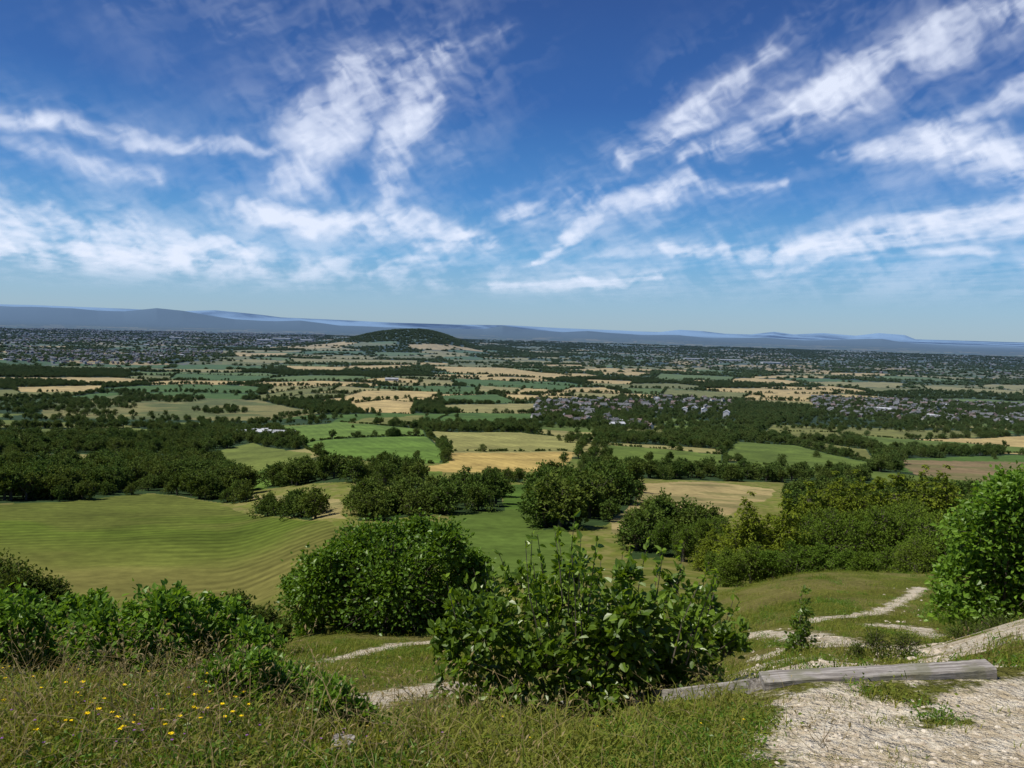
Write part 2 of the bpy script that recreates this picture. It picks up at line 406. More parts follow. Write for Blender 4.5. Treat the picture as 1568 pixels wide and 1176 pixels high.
def simplemat(name,c0,c1,scale,bump=0.,haze=True,rough=.9):
    m,n,o=newmat(name); g=n.new('ShaderNodeNewGeometry'); nz=n.noise(g.outputs['Position'],scale,5,.6)
    col=n.mix(n.mr(nz.outputs['Fac'],.35,.65),c0,c1)
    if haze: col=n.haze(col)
    p=n.new('ShaderNodeBsdfPrincipled'); n.put(p.inputs['Base Color'],col); p.inputs['Roughness'].default_value=rough; p.inputs['Specular IOR Level'].default_value=.2
    if bump: 
        b=n.new('ShaderNodeBump'); b.inputs['Strength'].default_value=bump; b.inputs['Distance'].default_value=.02; n.put(b.inputs['Height'],nz.outputs['Fac']); n.put(p.inputs['Normal'],b.outputs[0])
    n.put(o.inputs[0],p.outputs[0]); return m
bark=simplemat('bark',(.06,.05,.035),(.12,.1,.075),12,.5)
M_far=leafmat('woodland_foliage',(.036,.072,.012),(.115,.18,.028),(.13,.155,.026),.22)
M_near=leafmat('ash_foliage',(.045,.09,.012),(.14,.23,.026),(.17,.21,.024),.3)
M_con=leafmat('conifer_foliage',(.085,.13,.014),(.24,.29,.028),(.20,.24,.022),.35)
M_haw=leafmat('hawthorn_leaves',(.05,.115,.012),(.17,.29,.025),(.09,.16,.018),.38,.02,False)
M_wb=leafmat('whitebeam_leaves',(.045,.10,.012),(.23,.35,.024),(.09,.16,.016),.45,.04,False)
M_br=leafmat('bramble_leaves',(.07,.15,.018),(.22,.37,.035),(.12,.22,.02),.42,.02,False)
M_dk=leafmat('shrub_leaves',(.05,.08,.018),(.12,.16,.03),(.08,.11,.02),.3,0,False)
M_gr=leafmat('grass_blades',(.10,.165,.02),(.27,.30,.045),(.31,.27,.085),.42,0,False)
M_dry=leafmat('dry_grass_stalks',(.25,.19,.09),(.4,.33,.17),(.3,.22,.1),.3,0,False)

# terrain material
mt,n,o=newmat('hillside_and_farmland')
a=n.new('ShaderNodeAttribute',attribute_name='col'); ck=n.new('ShaderNodeAttribute',attribute_name='chalk'); g=n.new('ShaderNodeNewGeometry'); P=g.outputs['Position']
L=n.v('LENGTH',P); near=n.mr(L,15.,120.,1.,0.)
n1=n.noise(P,9,5,.65).outputs['Fac']; n2=n.noise(P,.35,4,.6).outputs['Fac']; n3=n.noise(P,.03,5,.65).outputs['Fac']; n4=n.noise(P,40,3,.7).outputs['Fac']
f1=n.m('ADD',n.m('MULTIPLY',n.m('MULTIPLY',n.m('SUBTRACT',n1,.5),near),2.),1.)
f2=n.m('ADD',n.m('MULTIPLY',n.m('SUBTRACT',n2,.5),1.1),1.)
f3=n.m('ADD',n.m('MULTIPLY',n.m('SUBTRACT',n3,.5),1.1),1.)
ff=n.m('MULTIPLY',n.m('MULTIPLY',f1,f2),f3)
col=n.v('SCALE',a.outputs['Color'],scale=ff)
cn=n.m('ADD',ck.outputs['Fac'],n.m('MULTIPLY',n.m('SUBTRACT',n.noise(P,4,7,.74).outputs['Fac'],.5),1.7))
cf=n.mr(cn,.36,.60)
vo=n.new('ShaderNodeTexVoronoi',feature='F1'); n.put(vo.inputs['Vector'],P); vo.inputs['Scale'].default_value=28
n5=n.noise(P,1.6,6,.7).outputs['Fac']
cc=n.mix(n.mr(n1,.3,.7),(.52,.43,.29),(.80,.72,.56)); cc=n.mix(n.mr(n4,.5,.72,0.,.55),cc,(.40,.30,.18)); cc=n.mix(n.mr(n5,.49,.64,0.,.65),cc,(.40,.31,.17)); cc=n.mix(n.mr(vo.outputs['Distance'],.0,.35,.6,0.),cc,(.82,.76,.64))
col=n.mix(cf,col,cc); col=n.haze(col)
bs=n.new('ShaderNodeBsdfDiffuse'); n.put(bs.inputs[0],col)
bp=n.new('ShaderNodeBump'); bp.inputs['Distance'].default_value=.12; n.put(bp.inputs['Strength'],n.m('MULTIPLY',near,1.)); n.put(bp.inputs['Height'],n.m('ADD',n1,n.m('ADD',n.m('MULTIPLY',n4,.3),n.m('MULTIPLY',n5,2.2)))); n.put(bs.inputs['Normal'],bp.outputs[0])
n.put(o.inputs[0],bs.outputs[0])

# ---------------------------------------------------------------- terrain mesh
ang=np.radians(np.concatenate([np.linspace(-42,42,1150),np.arange(46,318,5)]))
def seg(a,b,k): return np.exp(np.linspace(math.log(a),math.log(b),k,endpoint=False))
rad=np.concatenate([[.03,.5],seg(1,10,230),seg(10,100,250),seg(100,1000,360),seg(1000,10000,300),seg(10000,110000,130)])
na,nr_=len(ang),len(rad)
AA,RR=np.meshgrid(ang,rad); X=(RR*np.sin(AA)).ravel(); Y=(RR*np.cos(AA)).ravel()
Z=H(X,Y); col_,tr_=cover(X,Y); ch_=chalkmask(X,Y)
i=np.arange(nr_-1)[:,None]; j=np.arange(na)[None]; j2=(j+1)%na
Fq=np.stack(np.broadcast_arrays(i*na+j,(i+1)*na+j,(i+1)*na+j2,i*na+j2),-1).reshape(-1,4)
Fq=Fq[:,::-1]
ca=np.ones((len(X),4),np.float32); ca[:,:3]=col_
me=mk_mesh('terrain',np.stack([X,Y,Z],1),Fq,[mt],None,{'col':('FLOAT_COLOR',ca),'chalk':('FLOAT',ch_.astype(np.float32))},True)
add_obj('terrain',me)
print('terrain',time.time()-T0)

# ---------------------------------------------------------------- tree prototypes and scattering
def proto_tree(name,coll,h,w,ns,nl,L,seed,mats,conifer=False,low=.12):
    mb=MB(); r=np.random.default_rng(seed)
    limb(mb,[(0,0,-.6),(.1,0,h*.3),(0,.1,h*.65)],[.035*h,.028*h,.01*h])
    if conifer:
        lob=[]
        for k in range(9):
            q=k/8; lob.append(((r.normal()*.05*w,r.normal()*.05*w,h*(.12+.82*q)),w*.5*(1-q)*.95+.25))
        crown(mb,lob,ns,nl,L,.5,False,tw=(.03,.01),rin=.1,jit=.1,droop=.5,squash=.6)
    else:
        lob=[((0,0,h*.5),w*.33)]
        for k in range(10):
            a=r.uniform(0,6.28); q=r.uniform(0,1); rr=w*.5*(.35+.4*r.random()); zz=h*(low+.14+.58*q); rl=w*(.15+.13*r.random())*(1-.25*q)
            lob.append(((rr*math.cos(a)*(1-.4*q),rr*math.sin(a)*(1-.4*q),min(zz,h-rl*r.uniform(.7,1.1))),rl))
            limb(mb,[(0,0,h*.2),(rr*.5*math.cos(a),rr*.5*math.sin(a),zz*.7),(rr*math.cos(a),rr*math.sin(a),zz)],[.014*h,.009*h,.004*h],ns=4)
        crown(mb,lob,ns,nl,L,.7,False,tw=(.04,.01),rin=.4,jit=.12)
    me=mb.mesh(name,mats); o=bpy.data.objects.new(name,me); coll.objects.link(o); return o
C_mid=bpy.data.collections.new('tree_kinds'); C_far=bpy.data.collections.new('far_tree_kinds'); C_near=bpy.data.collections.new('large_tree_kinds')
for k in range(5): proto_tree('broadleaf_%02d'%k,C_mid,[10,9,11,9.5,10.5][k],[9,10.5,8,11.5,7.][k],140,12,.68,k,[M_far,bark],low=.02)
proto_tree('broadleaf_05',C_mid,4,5,60,9,.6,9,[M_far,bark],low=0)   # hedge shrub
for k in range(3): proto_tree('copse_%02d'%k,C_far,9,14,40,6,2.3,20+k,[M_far,bark],low=0)
for k in range(4): proto_tree('ash_%02d'%k,C_near,10,[9,8,10,7][k],620,15,.30,30+k,[M_near,bark],low=.05)
proto_tree('ash_04',C_near,10,6,500,15,.34,40,[M_con,bark],conifer=True)
proto_tree('ash_05',C_near,10,5,500,15,.34,41,[M_con,bark],conifer=True)
def scatter(name,coll,P,rot,scl,idx):
    me=bpy.data.meshes.new(name); me.vertices.add(len(P)); me.vertices.foreach_set('co',P.astype(np.float32).ravel())
    for an,ty,d in (('rot','FLOAT_VECTOR',rot),('scl','FLOAT_VECTOR',scl),('idx','INT',idx)):
        A=me.attributes.new(an,ty,'POINT'); A.data.foreach_set('value' if ty=='INT' else 'vector',np.ascontiguousarray(d).ravel().astype(np.int32 if ty=='INT' else np.float32))
    me.update(); o=add_obj(name,me)
    ng=bpy.data.node_groups.new(name,'GeometryNodeTree'); ng.interface.new_socket('Geometry',in_out='INPUT',socket_type='NodeSocketGeometry'); ng.interface.new_socket('Geometry',in_out='OUTPUT',socket_type='NodeSocketGeometry')
    gi=ng.nodes.new('NodeGroupInput'); go=ng.nodes.new('NodeGroupOutput'); ip=ng.nodes.new('GeometryNodeInstanceOnPoints'); ci=ng.nodes.new('GeometryNodeCollectionInfo')
    ci.inputs['Collection'].default_value=coll; ci.inputs['Separate Children'].default_value=True; ci.inputs['Reset Children'].default_value=True
    def na_(nm,ty):
        q=ng.nodes.new('GeometryNodeInputNamedAttribute'); q.data_type=ty; q.inputs['Name'].default_value=nm; return q.outputs['Attribute']
    e=ng.nodes.new('FunctionNodeEulerToRotation'); ng.links.new(na_('rot','FLOAT_VECTOR'),e.inputs[0])
    ng.links.new(gi.outputs[0],ip.inputs['Points']); ng.links.new(ci.outputs[0],ip.inputs['Instance']); ip.inputs['Pick Instance'].default_value=True
    ng.links.new(na_('idx','INT'),ip.inputs['Instance Index']); ng.links.new(e.outputs[0],ip.inputs['Rotation']); ng.links.new(na_('scl','FLOAT_VECTOR'),ip.inputs['Scale'])
    ng.links.new(ip.outputs[0],go.inputs[0]); md=o.modifiers.new('instances','NODES'); md.node_group=ng
    return o
def rotz(n,tilt=.05):
    r=rng.normal(size=(n,3))*tilt; r[:,2]=rng.uniform(0,6.28,n); return r
xs=[];ys=[];ss=[];ix=[]
for wi,(area,s,P) in enumerate(woods):
    x0,y0=P.min(0);x1,y1=P.max(0); k=int((x1-x0)*(y1-y0)/area); x=rng.uniform(x0,x1,k); y=rng.uniform(y0,y1,k); q=inpoly(x,y,P)
    if wi in (1,2): q&=glade(x,y)
    x=x[q];y=y[q]
    xs.append(x);ys.append(y);ss.append(s*rng.uniform(.45,1.25,len(x)));ix.append(rng.integers(0,5,len(x)))
for c,h,P in fields:
    if not h: continue
    P2=np.vstack([P,P[:1]])
    for A,B in zip(P2[:-1],P2[1:]):
        Ln=math.hypot(*(B-A)); k=int(Ln/2.4); 
        if k<1 or A[1]>5000: continue
        t=rng.uniform(0,1,k); keep=vn(t*Ln/40,np.full(k,A[0]),3)>.2; t=t[keep]; k=len(t)
        xs.append(A[0]+(B[0]-A[0])*t+rng.normal(size=k)*.7);ys.append(A[1]+(B[1]-A[1])*t+rng.normal(size=k)*.7)
        big=rng.random(k)<.06+.1*(A[1]>1000); ss.append(np.where(big,rng.uniform(.5,.95,k),rng.uniform(.35,.6,k))); ix.append(np.where(big,rng.integers(0,5,k),5))
k=150000; az=np.radians(rng.uniform(-40,40,k)); r=np.sqrt(rng.uniform(430**2,2600**2,k)); x=r*np.sin(az); y=r*np.cos(az)
_,tp=cover(x,y); q=rng.random(k)<tp*.66; x=x[q];y=y[q]; k=len(x)
xs.append(x);ys.append(y);ss.append(rng.uniform(.35,1.05,k));ix.append(rng.integers(0,5,k))
for px,py,s in [(640,700,.5),(865,708,.7),(700,640,.8),(885,665,.9),(1040,690,.6),(760,655,.6),(1250,700,.6),(1075,845,.6),(560,775,.9),(610,770,1.),(905,700,.8),(540,655,.4),(410,790,.8),(450,792,.75)]:
    p=gp(px,py); xs.append([p[0]]);ys.append([p[1]]);ss.append([s]);ix.append([1])
x=np.concatenate(xs);y=np.concatenate(ys);s=np.concatenate(ss);ii=np.concatenate(ix); print('mid trees',len(x))
scatter('woodland_and_hedgerow_trees',C_mid,np.stack([x,y,H(x,y)-.1],1),rotz(len(x)),np.stack([s*rng.uniform(.9,1.25,len(x)),s*rng.uniform(.9,1.25,len(x)),s],1),ii)
k=330000; az=np.radians(rng.uniform(-38,38,k)); r=np.sqrt(rng.uniform(2600**2,10000**2,k)); x=r*np.sin(az); y=r*np.cos(az)
_,tp=cover(x,y); q=rng.random(k)<tp*np.where(tp>.97,.9,.42); x=x[q];y=y[q]; k=len(x); print('far trees',k)
s=rng.uniform(.7,1.2,k); wd=s*rng.uniform(1.0,1.9,k)
scatter('distant_trees',C_far,np.stack([x,y,H(x,y)-.5],1),rotz(k,.02),np.stack([wd,wd,s],1),rng.integers(0,3,k))
print('trees',time.time()-T0)
def place_tree(name,proto,px,D,h,wf=1.,py=None):
    x=ray(px,880)[0]*D; y=D; o=bpy.data.objects.new(name,bpy.data.objects[proto].data); scene.collection.objects.link(o)
    o.location=(x,y,float(H(np.array([x]),np.array([y]))[0])-.15); s=h/10; o.scale=(s*wf,s*wf,s); o.rotation_euler=(0,0,rng.uniform(0,6)); return o
for px,D,h in [(1085,112,8),(1112,108,9),(1145,100,13),(1172,104,11),(1200,100,13.5),(1235,150,17),(1268,152,18),(1300,150,18.5),(1335,153,19),(1370,150,20),(1405,151,20),(1440,150,20)]: place_tree('conifer_tree','ash_0%d'%(4+(px//10)%2),px,D,h,1.25)
for px,D,h in [(1240,105,9.5),(1275,100,10.5),(1320,104,11),(1362,98,11),(1405,100,11.5),(1448,96,12),(1490,100,11.5),(1540,105,12),(1590,100,12),(1255,130,12),(1300,135,12.5),(1345,132,12),(1390,135,13),(1435,130,12),(1080,125,8),(1045,120,7.5),(1010,125,7),(975,135,7.5)]:
    place_tree('ash_tree','ash_0%d'%rng.integers(0,4),px,D,h)
for px,D,h in [(1120,80,5),(1150,84,6),(1185,82,5.5),(1220,80,6),(1250,78,6),(1290,74,5),(1330,68,4.5),(1370,60,4),(1400,56,4),(1100,88,5),(1430,60,6)]:
    place_tree('hazel_shrub','ash_0%d'%rng.integers(0,4),px,D,h,1.25)
for px,D,h in [(845,200,10),(870,190,12),(905,195,11),(890,215,12)]: place_tree('oak_tree','ash_0%d'%rng.integers(0,4),px,D,h)

# ---------------------------------------------------------------- buildings
C_house=bpy.data.collections.new('house_kinds')
def house_mesh(name,L,W,Hh,Rf,wall,roof,win,chim=True,wins=3):
    mb=MB(); l,w=L/2,W/2
    def box(x0,y0,z0,x1,y1,z1,m): 
        V=[(x0,y0,z0),(x1,y0,z0),(x1,y1,z0),(x0,y1,z0),(x0,y0,z1),(x1,y0,z1),(x1,y1,z1),(x0,y1,z1)]
        mb.add(V,[[0,3,2,1],[4,5,6,7],[0,1,5,4],[1,2,6,5],[2,3,7,6],[3,0,4,7]],m)
    box(-l,-w,-1,l,w,Hh,0)
    e=.4; R_=Rf
    mb.add([(-l,-w,Hh),(-l,w,Hh),(-l,0,Hh+R_),(-l,0,Hh+R_),(l,-w,Hh),(l,0,Hh+R_),(l,w,Hh),(l,w,Hh)],[[0,1,2,3],[4,5,6,7]],0)
    for s in (-1,1):
        V=[(-l-e,s*(w+e),Hh-.2),(l+e,s*(w+e),Hh-.2),(l+e,0,Hh+R_+.15),(-l-e,0,Hh+R_+.15),(-l-e,s*(w+e),Hh-.4),(l+e,s*(w+e),Hh-.4),(l+e,0,Hh+R_-.05),(-l-e,0,Hh+R_-.05)]
        mb.add(V,[[0,1,2,3],[7,6,5,4],[0,4,5,1],[1,5,6,2],[3,7,4,0]],1)
    if chim: box(l-1.4,-.5,Hh,l-.5,.5,Hh+R_+1.2,0)
    for s in (-1,1):
        for i in range(wins):
            xx=-l+(i+.5)*L/wins
            for zz in ([.9,3.4] if Hh>4.5 else [.9]): box(xx-.6,s*w-.03,zz,xx+.6,s*w+.03,zz+1.2,2)
    return mb.mesh(name,[wall,roof,win])
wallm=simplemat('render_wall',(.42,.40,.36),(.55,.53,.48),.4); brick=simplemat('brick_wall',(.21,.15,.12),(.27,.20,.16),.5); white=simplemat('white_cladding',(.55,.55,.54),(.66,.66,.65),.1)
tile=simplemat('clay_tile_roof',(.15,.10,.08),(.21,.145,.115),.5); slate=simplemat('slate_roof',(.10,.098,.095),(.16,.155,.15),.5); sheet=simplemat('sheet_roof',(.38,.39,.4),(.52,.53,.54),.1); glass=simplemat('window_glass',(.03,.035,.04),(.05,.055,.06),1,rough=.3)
for nme,a in {'house_00':(11,8,5,3,wallm,slate,glass),'house_01':(9,8,5,3,brick,tile,glass),'house_02':(14,8,5,3,brick,slate,glass),'house_03':(10,7,5,2.6,white,tile,glass),'house_04':(24,13,5,2.5,white,sheet,glass,False)}.items():
    C_house.objects.link(bpy.data.objects.new(nme,house_mesh(nme,*a)))
for gi_,(P,cnt,sc) in enumerate(town):
    x0,y0=P.min(0);x1,y1=P.max(0); k=cnt*12
    x=rng.uniform(x0,x1,k);y=rng.uniform(y0,y1,k);q=inpoly(x,y,P)&(fbm(x/260,y/260,2,99)>[.46,.42,.44,.42,.48,.57][gi_])&~((np.abs(x+720)<600)&(np.abs(y-5200)<900)); x=x[q][:cnt];y=y[q][:cnt];k=len(x)
    if k==0: continue
    s=sc*rng.uniform(.7,1.15,k); idx=rng.choice(5,k,p=[.32,.24,.34,.08,.02])
    scatter('village_houses' if gi_ in(1,2,3) else 'town_houses',C_house,np.stack([x,y,H(x,y)],1),rotz(k,0),np.stack([s,s,s],1),idx); print('houses',k)
def barn(name,px,py,L,W,Hh,rot,wl=white,rf=sheet):
    x,y=gp(px,py); o=add_obj(name,house_mesh(name,L,W,Hh,Hh*.3,wl,rf,glass,False,4)); o.location=(x,y,float(H(np.array([x]),np.array([y]))[0])+.3); o.rotation_euler=(0,0,rot)
for a in [(372,667,22,12,4,.2),(424,669,34,11,4.5,-.1),(400,665,18,10,4,.4),(1048,632,12,9,7,1.3),(1063,631,12,9,8,1.2),(1078,633,11,9,7,1.4),(1112,640,14,9,9,1.2),(945,655,16,9,5,.3),(600,583,36,14,6,.1)]: barn('farm_barn',*a)
for a in [(405,523,120,60,14,.1),(432,521,160,70,16,.05),(470,523,110,60,14,0),(1062,551,120,40,8,.1),(1120,553,140,40,8,0),(1180,557,110,40,8,.1),(270,519,100,50,12,.2)]: barn('warehouse',*a)
print('buildings',time.time()-T0)

# ---------------------------------------------------------------- foreground plants
def plant(name,D,lob,base,ns,nl,L,W,mat,ovate=True,tw=(.006,.002),trunk=.04,jit=.1,depth=.6,**k):
    par=bpy.data.objects.new(name,None); scene.collection.objects.link(par)
    mb=MB(); u=D/1132; lobes=[]
    bp_=at(base[0],base[1],D); bz=float(H(np.array([bp_[0]]),np.array([bp_[1]]))[0]); b=np.array([bp_[0],bp_[1],bz-.1])
    for l in lob:
        px,py,r=l[:3]; off=l[3] if len(l)>3 else rng.uniform(-depth,depth)
        c=at(px,py,D+off*D/10); lobes.append((c,r*u))
    tb=MB()
    for c,r in lobes:
        m=b*.45+c*.55; m[2]-=.1*r; st=b+rng.normal(size=3)*trunk*1.5*np.array([1,1,0])
        limb(tb,[st,b*.75+c*.25+rng.normal(size=3)*trunk,m+rng.normal(size=3)*trunk,c],[trunk,trunk*.75,trunk*.5,trunk*.2],mat=0,ns=6)
    add_obj('stems',tb.mesh(name+'_stems',[bark],True),par)
    crown(mb,lobes,ns,nl,L,W,ovate,tw=tw,jit=jit,**k)
    add_obj('foliage',mb.mesh(name+'_foliage',[mat,bark]),par)
    return lobes,b
plant('hawthorn_tree',30,[(555,846,48),(640,842,50),(500,890,52),(705,884,46),(600,905,80),(462,925,34),(738,905,32),(595,826,32),(682,836,34),(540,930,60),(660,935,60),(715,945,40),(475,955,30),(530,852,32),(640,815,25),(725,865,24),(452,895,22),(505,860,22)],(600,975),2200,20,.17,.75,M_haw,True,(.02,.006),.12,.12)
plant('whitebeam_bush',6.2,[(745,965,48),(850,945,60),(960,950,62),(1050,980,54),(1108,1010,34),(880,885,32),(930,1020,80),(712,1020,38),(1010,1050,56),(830,1030,60),(1035,900,28),(800,895,28),(686,980,24),(770,1065,42),(900,1070,42),(715,1080,26),(965,890,24),(1085,925,22),(700,930,18),(1130,975,18),(675,1050,20)],(900,1110),520,15,.085,.62,M_wb,True,(.005,.002),.02,.14,up_=.5)
mb=MB()
for q_ in range(36):
    px1=rng.uniform(670,1140); e_=1-abs((px1-900)/260)**2; py1=rng.uniform(-25,30)+ (930-100*max(e_,0)); px0=px1*.75+900*.25
    D=6.2+rng.uniform(-.5,.5); A=at(px0,py1+rng.uniform(110,170),D)[None]; B=at(px1,py1,D)[None]; twigs(mb,A,B,.007,.003,1,.04)
    k=rng.integers(16,30); s=rng.uniform(.2,1,(k,1)); pos=A+(B-A)*s; la=rng.normal(size=(k,3))*.7+np.array([0,0,.7]); leaves(mb,pos,la,.075*rng.uniform(.6,1.15,k),.6,True,rng.uniform(.3,1,k),0,.3)
for px0,py0,px1,py1 in [(800,900,815,815),(870,880,880,790),(900,880,915,820),(960,880,965,835),(1030,880,1045,830),(1060,900,1085,860)]:
    D=6.2+rng.uniform(-.4,.4); A=at(px0,py0+60,D)[None]; B=at(px1,py1,D)[None]; twigs(mb,A,B,.007,.003,1,.03)
    k=26; s=rng.uniform(.25,1,(k,1)); pos=A+(B-A)*s; la=rng.normal(size=(k,3))*.7+np.array([0,0,.7]); leaves(mb,pos,la,.072*rng.uniform(.6,1.1,k),.6,True,rng.uniform(.3,1,k),0,.3)
par=bpy.data.objects['whitebeam_bush']; add_obj('leading_shoots',mb.mesh('leading_shoots',[M_wb,bark]),par)
plant('bramble_thicket',5.6,[(20,960,46),(90,970,44),(165,980,50),(250,965,52),(330,975,54),(385,1000,42),(200,1035,46),(60,1030,50),(300,1040,52),(130,1045,46),(400,1050,42),(450,1085,36),(-60,980,75),(340,1075,36),(150,925,22),(270,915,20),(40,925,20),(210,930,18),(360,945,18),(110,930,16),(320,925,14)],(230,1080),1350,15,.052,.6,M_br,True,(.003,.0015),.01,.16,depth=.9,up_=.4)
plant('bramble_thicket',3.5,[(410,1050,34),(460,1062,38),(510,1084,36),(370,1038,32),(550,1108,28),(430,1098,30),(485,1115,30),(330,1045,28),(585,1128,18),(400,1015,20)],(455,1130),620,13,.034,.6,M_br,True,(.0025,.0012),.006,.2,depth=.5,up_=.5)
plant('hazel_bush',10,[(1500,820,50),(1555,775,48),(1470,885,40),(1540,890,62),(1630,840,95),(1455,930,30),(1590,930,66),(1500,940,40),(1620,760,56),(1520,770,26),(1480,840,26),(1545,740,22)],(1530,985),1150,18,.075,.7,M_br,True,(.005,.002),.03,.16,up_=.5)
plant('young_whitebeam',8.2,[(1228,905,8,0),(1227,930,13,0),(1224,960,17,0),(1226,990,24,0),(1222,1015,28,0)],(1225,1040),90,12,.055,.6,M_wb,True,(.003,.0015),.01,.2)
plant('dark_thorn_bush',26,[(30,915,45),(75,925,35),(-20,900,50),(100,945,22),(20,950,40)],(40,965),900,16,.13,.7,M_dk,True,(.012,.004),.06,.12)
plant('low_shrub',20,[(360,940,30),(400,955,28),(330,955,28),(430,965,18)],(380,985),450,14,.10,.7,M_dk,True,(.01,.003),.03,.12)
plant('juniper_shrub',7.0,[(1340,985,22),(1390,990,22),(1310,1000,16)],(1350,1010),160,12,.03,.4,M_dk,False,(.003,.0015),.01,.15)
plant('bank_shrub',8.5,[(1480,985,32),(1530,975,35),(1580,985,40),(1430,1000,18)],(1500,1010),500,14,.035,.45,M_dk,False,(.003,.0015),.01,.15)
plant('sleeper_edge_weeds',4.3,[(1110,1072,14),(1040,1088,14),(850,1108,18),(790,1115,20),(720,1120,18),(640,1135,18)],(950,1120),200,10,.028,.4,M_gr,False,(.002,.001),.006,.2)
print('plants',time.time()-T0)

# ---------------------------------------------------------------- grass
C_g=bpy.data.collections.new('grass_kinds')
for k in range(6):
    mb=MB(); nb=26 if k!=4 else 7; r=.07 if k!=4 else .1
    hgt=[.06,.085,.12,.07,.26,.08][k]
    base=np.stack([rng.normal(size=nb)*r,rng.normal(size=nb)*r,np.zeros(nb)-.01],1)
    lean=rng.normal(size=(nb,3))*.5; lean[:,2]=1; lean=unit(lean); Ls=hgt*rng.uniform(.5,1.3,nb)
    sd=unit(np.cross(lean,rng.normal(size=(nb,3)))); w=.0032 if k!=4 else .0014
    V=np.stack([base-sd*w,base+sd*w,base+lean*(Ls*.6)[:,None]+sd*w*.7,base+lean*(Ls*.6)[:,None]-sd*w*.7,base+lean*Ls[:,None]+lean*[.35,.35,-.25]*Ls[:,None]+sd*w*.15,base+lean*Ls[:,None]+lean*[.35,.35,-.25]*Ls[:,None]-sd*w*.15],1)
    Fg=(np.arange(nb)[:,None,None]*6+np.array([[0,1,2,3],[3,2,4,5]])[None]).reshape(-1,4)
    mb.add(V.reshape(-1,3),Fg,0,np.repeat(rng.uniform(0,1,nb),6))
    if k==4:
        tp=base+lean*Ls[:,None]*1.05; leaves(mb,tp,lean+rng.normal(size=(nb,3))*.2,.025,.25,False,rng.uniform(0,1,nb),0)
    if k in (5,3):
        q=40; pos=rng.normal(size=(q,3))*[.08,.08,.012]+[0,0,.028]; leaves(mb,pos,rng.normal(size=(q,3)),.022,.6,False,rng.uniform(0,.5,q),0)
    me=mb.mesh('tuft_%02d'%k,[M_dry if k==4 else (M_br if k==5 else M_gr)]); C_g.objects.link(bpy.data.objects.new('tuft_%02d'%k,me))
xs=[];ys=[]
for (a,b,cnt) in ((1.8,4.4,4800),(4.4,9,3800),(9,24,5200),(24,50,2500)):
    r=np.sqrt(rng.uniform(a*a,b*b,cnt)); az=np.radians(rng.uniform(-38,38,cnt)); xs.append(r*np.sin(az)); ys.append(r*np.cos(az))
x=np.concatenate(xs);y=np.concatenate(ys); c=chalkmask(x,y)+(fbm(x*5,y*5,2,3)-.5)*.7; q=(c<.36)|(rng.random(len(x))<.04)
q&=segdist(x,y,SLP[0],SLP[1])>.22; q&=segdist(x,y,SLP[2],SLP[0])>.12
x=x[q];y=y[q];c=c[q];k=len(x)
pt=fbm(x/.7,y/.7,2,44); idx=np.where(pt>.54,rng.choice([0,1,2,3],k,p=[.35,.3,.15,.2]),rng.choice([0,1,3,5],k)); 
left=(x/np.maximum(y,1)<-.05); idx=np.where(left&(rng.random(k)<.16),4,idx); idx=np.where((~left)&(rng.random(k)<.06),4,idx); idx=np.where((y>14)&(idx==4),0,idx); idx=np.where(c>.36,0,idx)
s=rng.uniform(.6,1.3,k)*np.where(x/y>.1,.85,1.)*(1+1.0*sst(7,25,y))*np.where(c>.36,.6,1.)*(.7+.7*fbm(x/.5,y/.5,2,66))
scatter('meadow_grass',C_g,np.stack([x,y,H(x,y)],1),rotz(k,.12),np.stack([s,s,s],1),idx); print('tufts',k)
def flowers(name,colr,n_,zone,rad_,hh):
    mat,nn,oo=newmat(name+'_petals'); d=nn.new('ShaderNodeBsdfDiffuse'); d.inputs[0].default_value=colr+(1,); nn.put(oo.inputs[0],d.outputs[0])
    mb=MB()
    for i in range(n_):
        px=rng.uniform(*zone[0]);py=rng.uniform(*zone[1]); x,y=gp(px,py); z=float(H(np.array([x]),np.array([y]))[0]); h_=hh*rng.uniform(.6,1.3); b=np.array([[x,y,z]]); t=b+np.array([[rng.normal()*.02,rng.normal()*.02,h_]])
        twigs(mb,b,t,.0015,.001,1)
        k=8; a=np.arange(k)*6.283/k; ax=np.stack([np.cos(a),np.sin(a)*.9,np.full(k,.35+rng.normal()*.1)],1); leaves(mb,np.repeat(t,k,0),ax,rad_*rng.uniform(.7,1.2),.6,False,np.full(k,.5),0,2.)
    add_obj(name,mb.mesh(name,[mat,M_gr]))
flowers('yellow_wildflowers',(.85,.64,.02),60,((0,420),(1050,1175)),.012,.14)
flowers('yellow_wildflowers',(.8,.6,.02),14,((500,1150),(1090,1170)),.008,.09)
flowers('purple_clover_flowers',(.35,.15,.4),60,((0,700),(1080,1175)),.007,.10)
mb=MB()
for i in range(150):
    px=rng.choice([rng.uniform(0,520),rng.uniform(1430,1568),rng.uniform(1240,1290)],p=[.7,.20,.10]); py=rng.uniform(1040,1120) if px<600 else (rng.uniform(990,1020) if px>1400 else rng.uniform(1135,1160))
    x,y=gp(px,py); z=float(H(np.array([x]),np.array([y]))[0]); hh=rng.uniform(.2,.5) if px<600 else rng.uniform(.06,.16); A=np.array([[x,y,z]]); B=A+np.array([[rng.normal()*.12,rng.normal()*.05,hh]]); twigs(mb,A,B,.0014,.0006,0,.05)
    k=7; pos=A+(B-A)*rng.uniform(.8,1,(k,1)); leaves(mb,pos,rng.normal(size=(k,3))*.4+[0,0,1],.022,.25,False,np.full(k,.6),0)
add_obj('tall_dry_grass',mb.mesh('tall_dry_grass',[M_dry]))

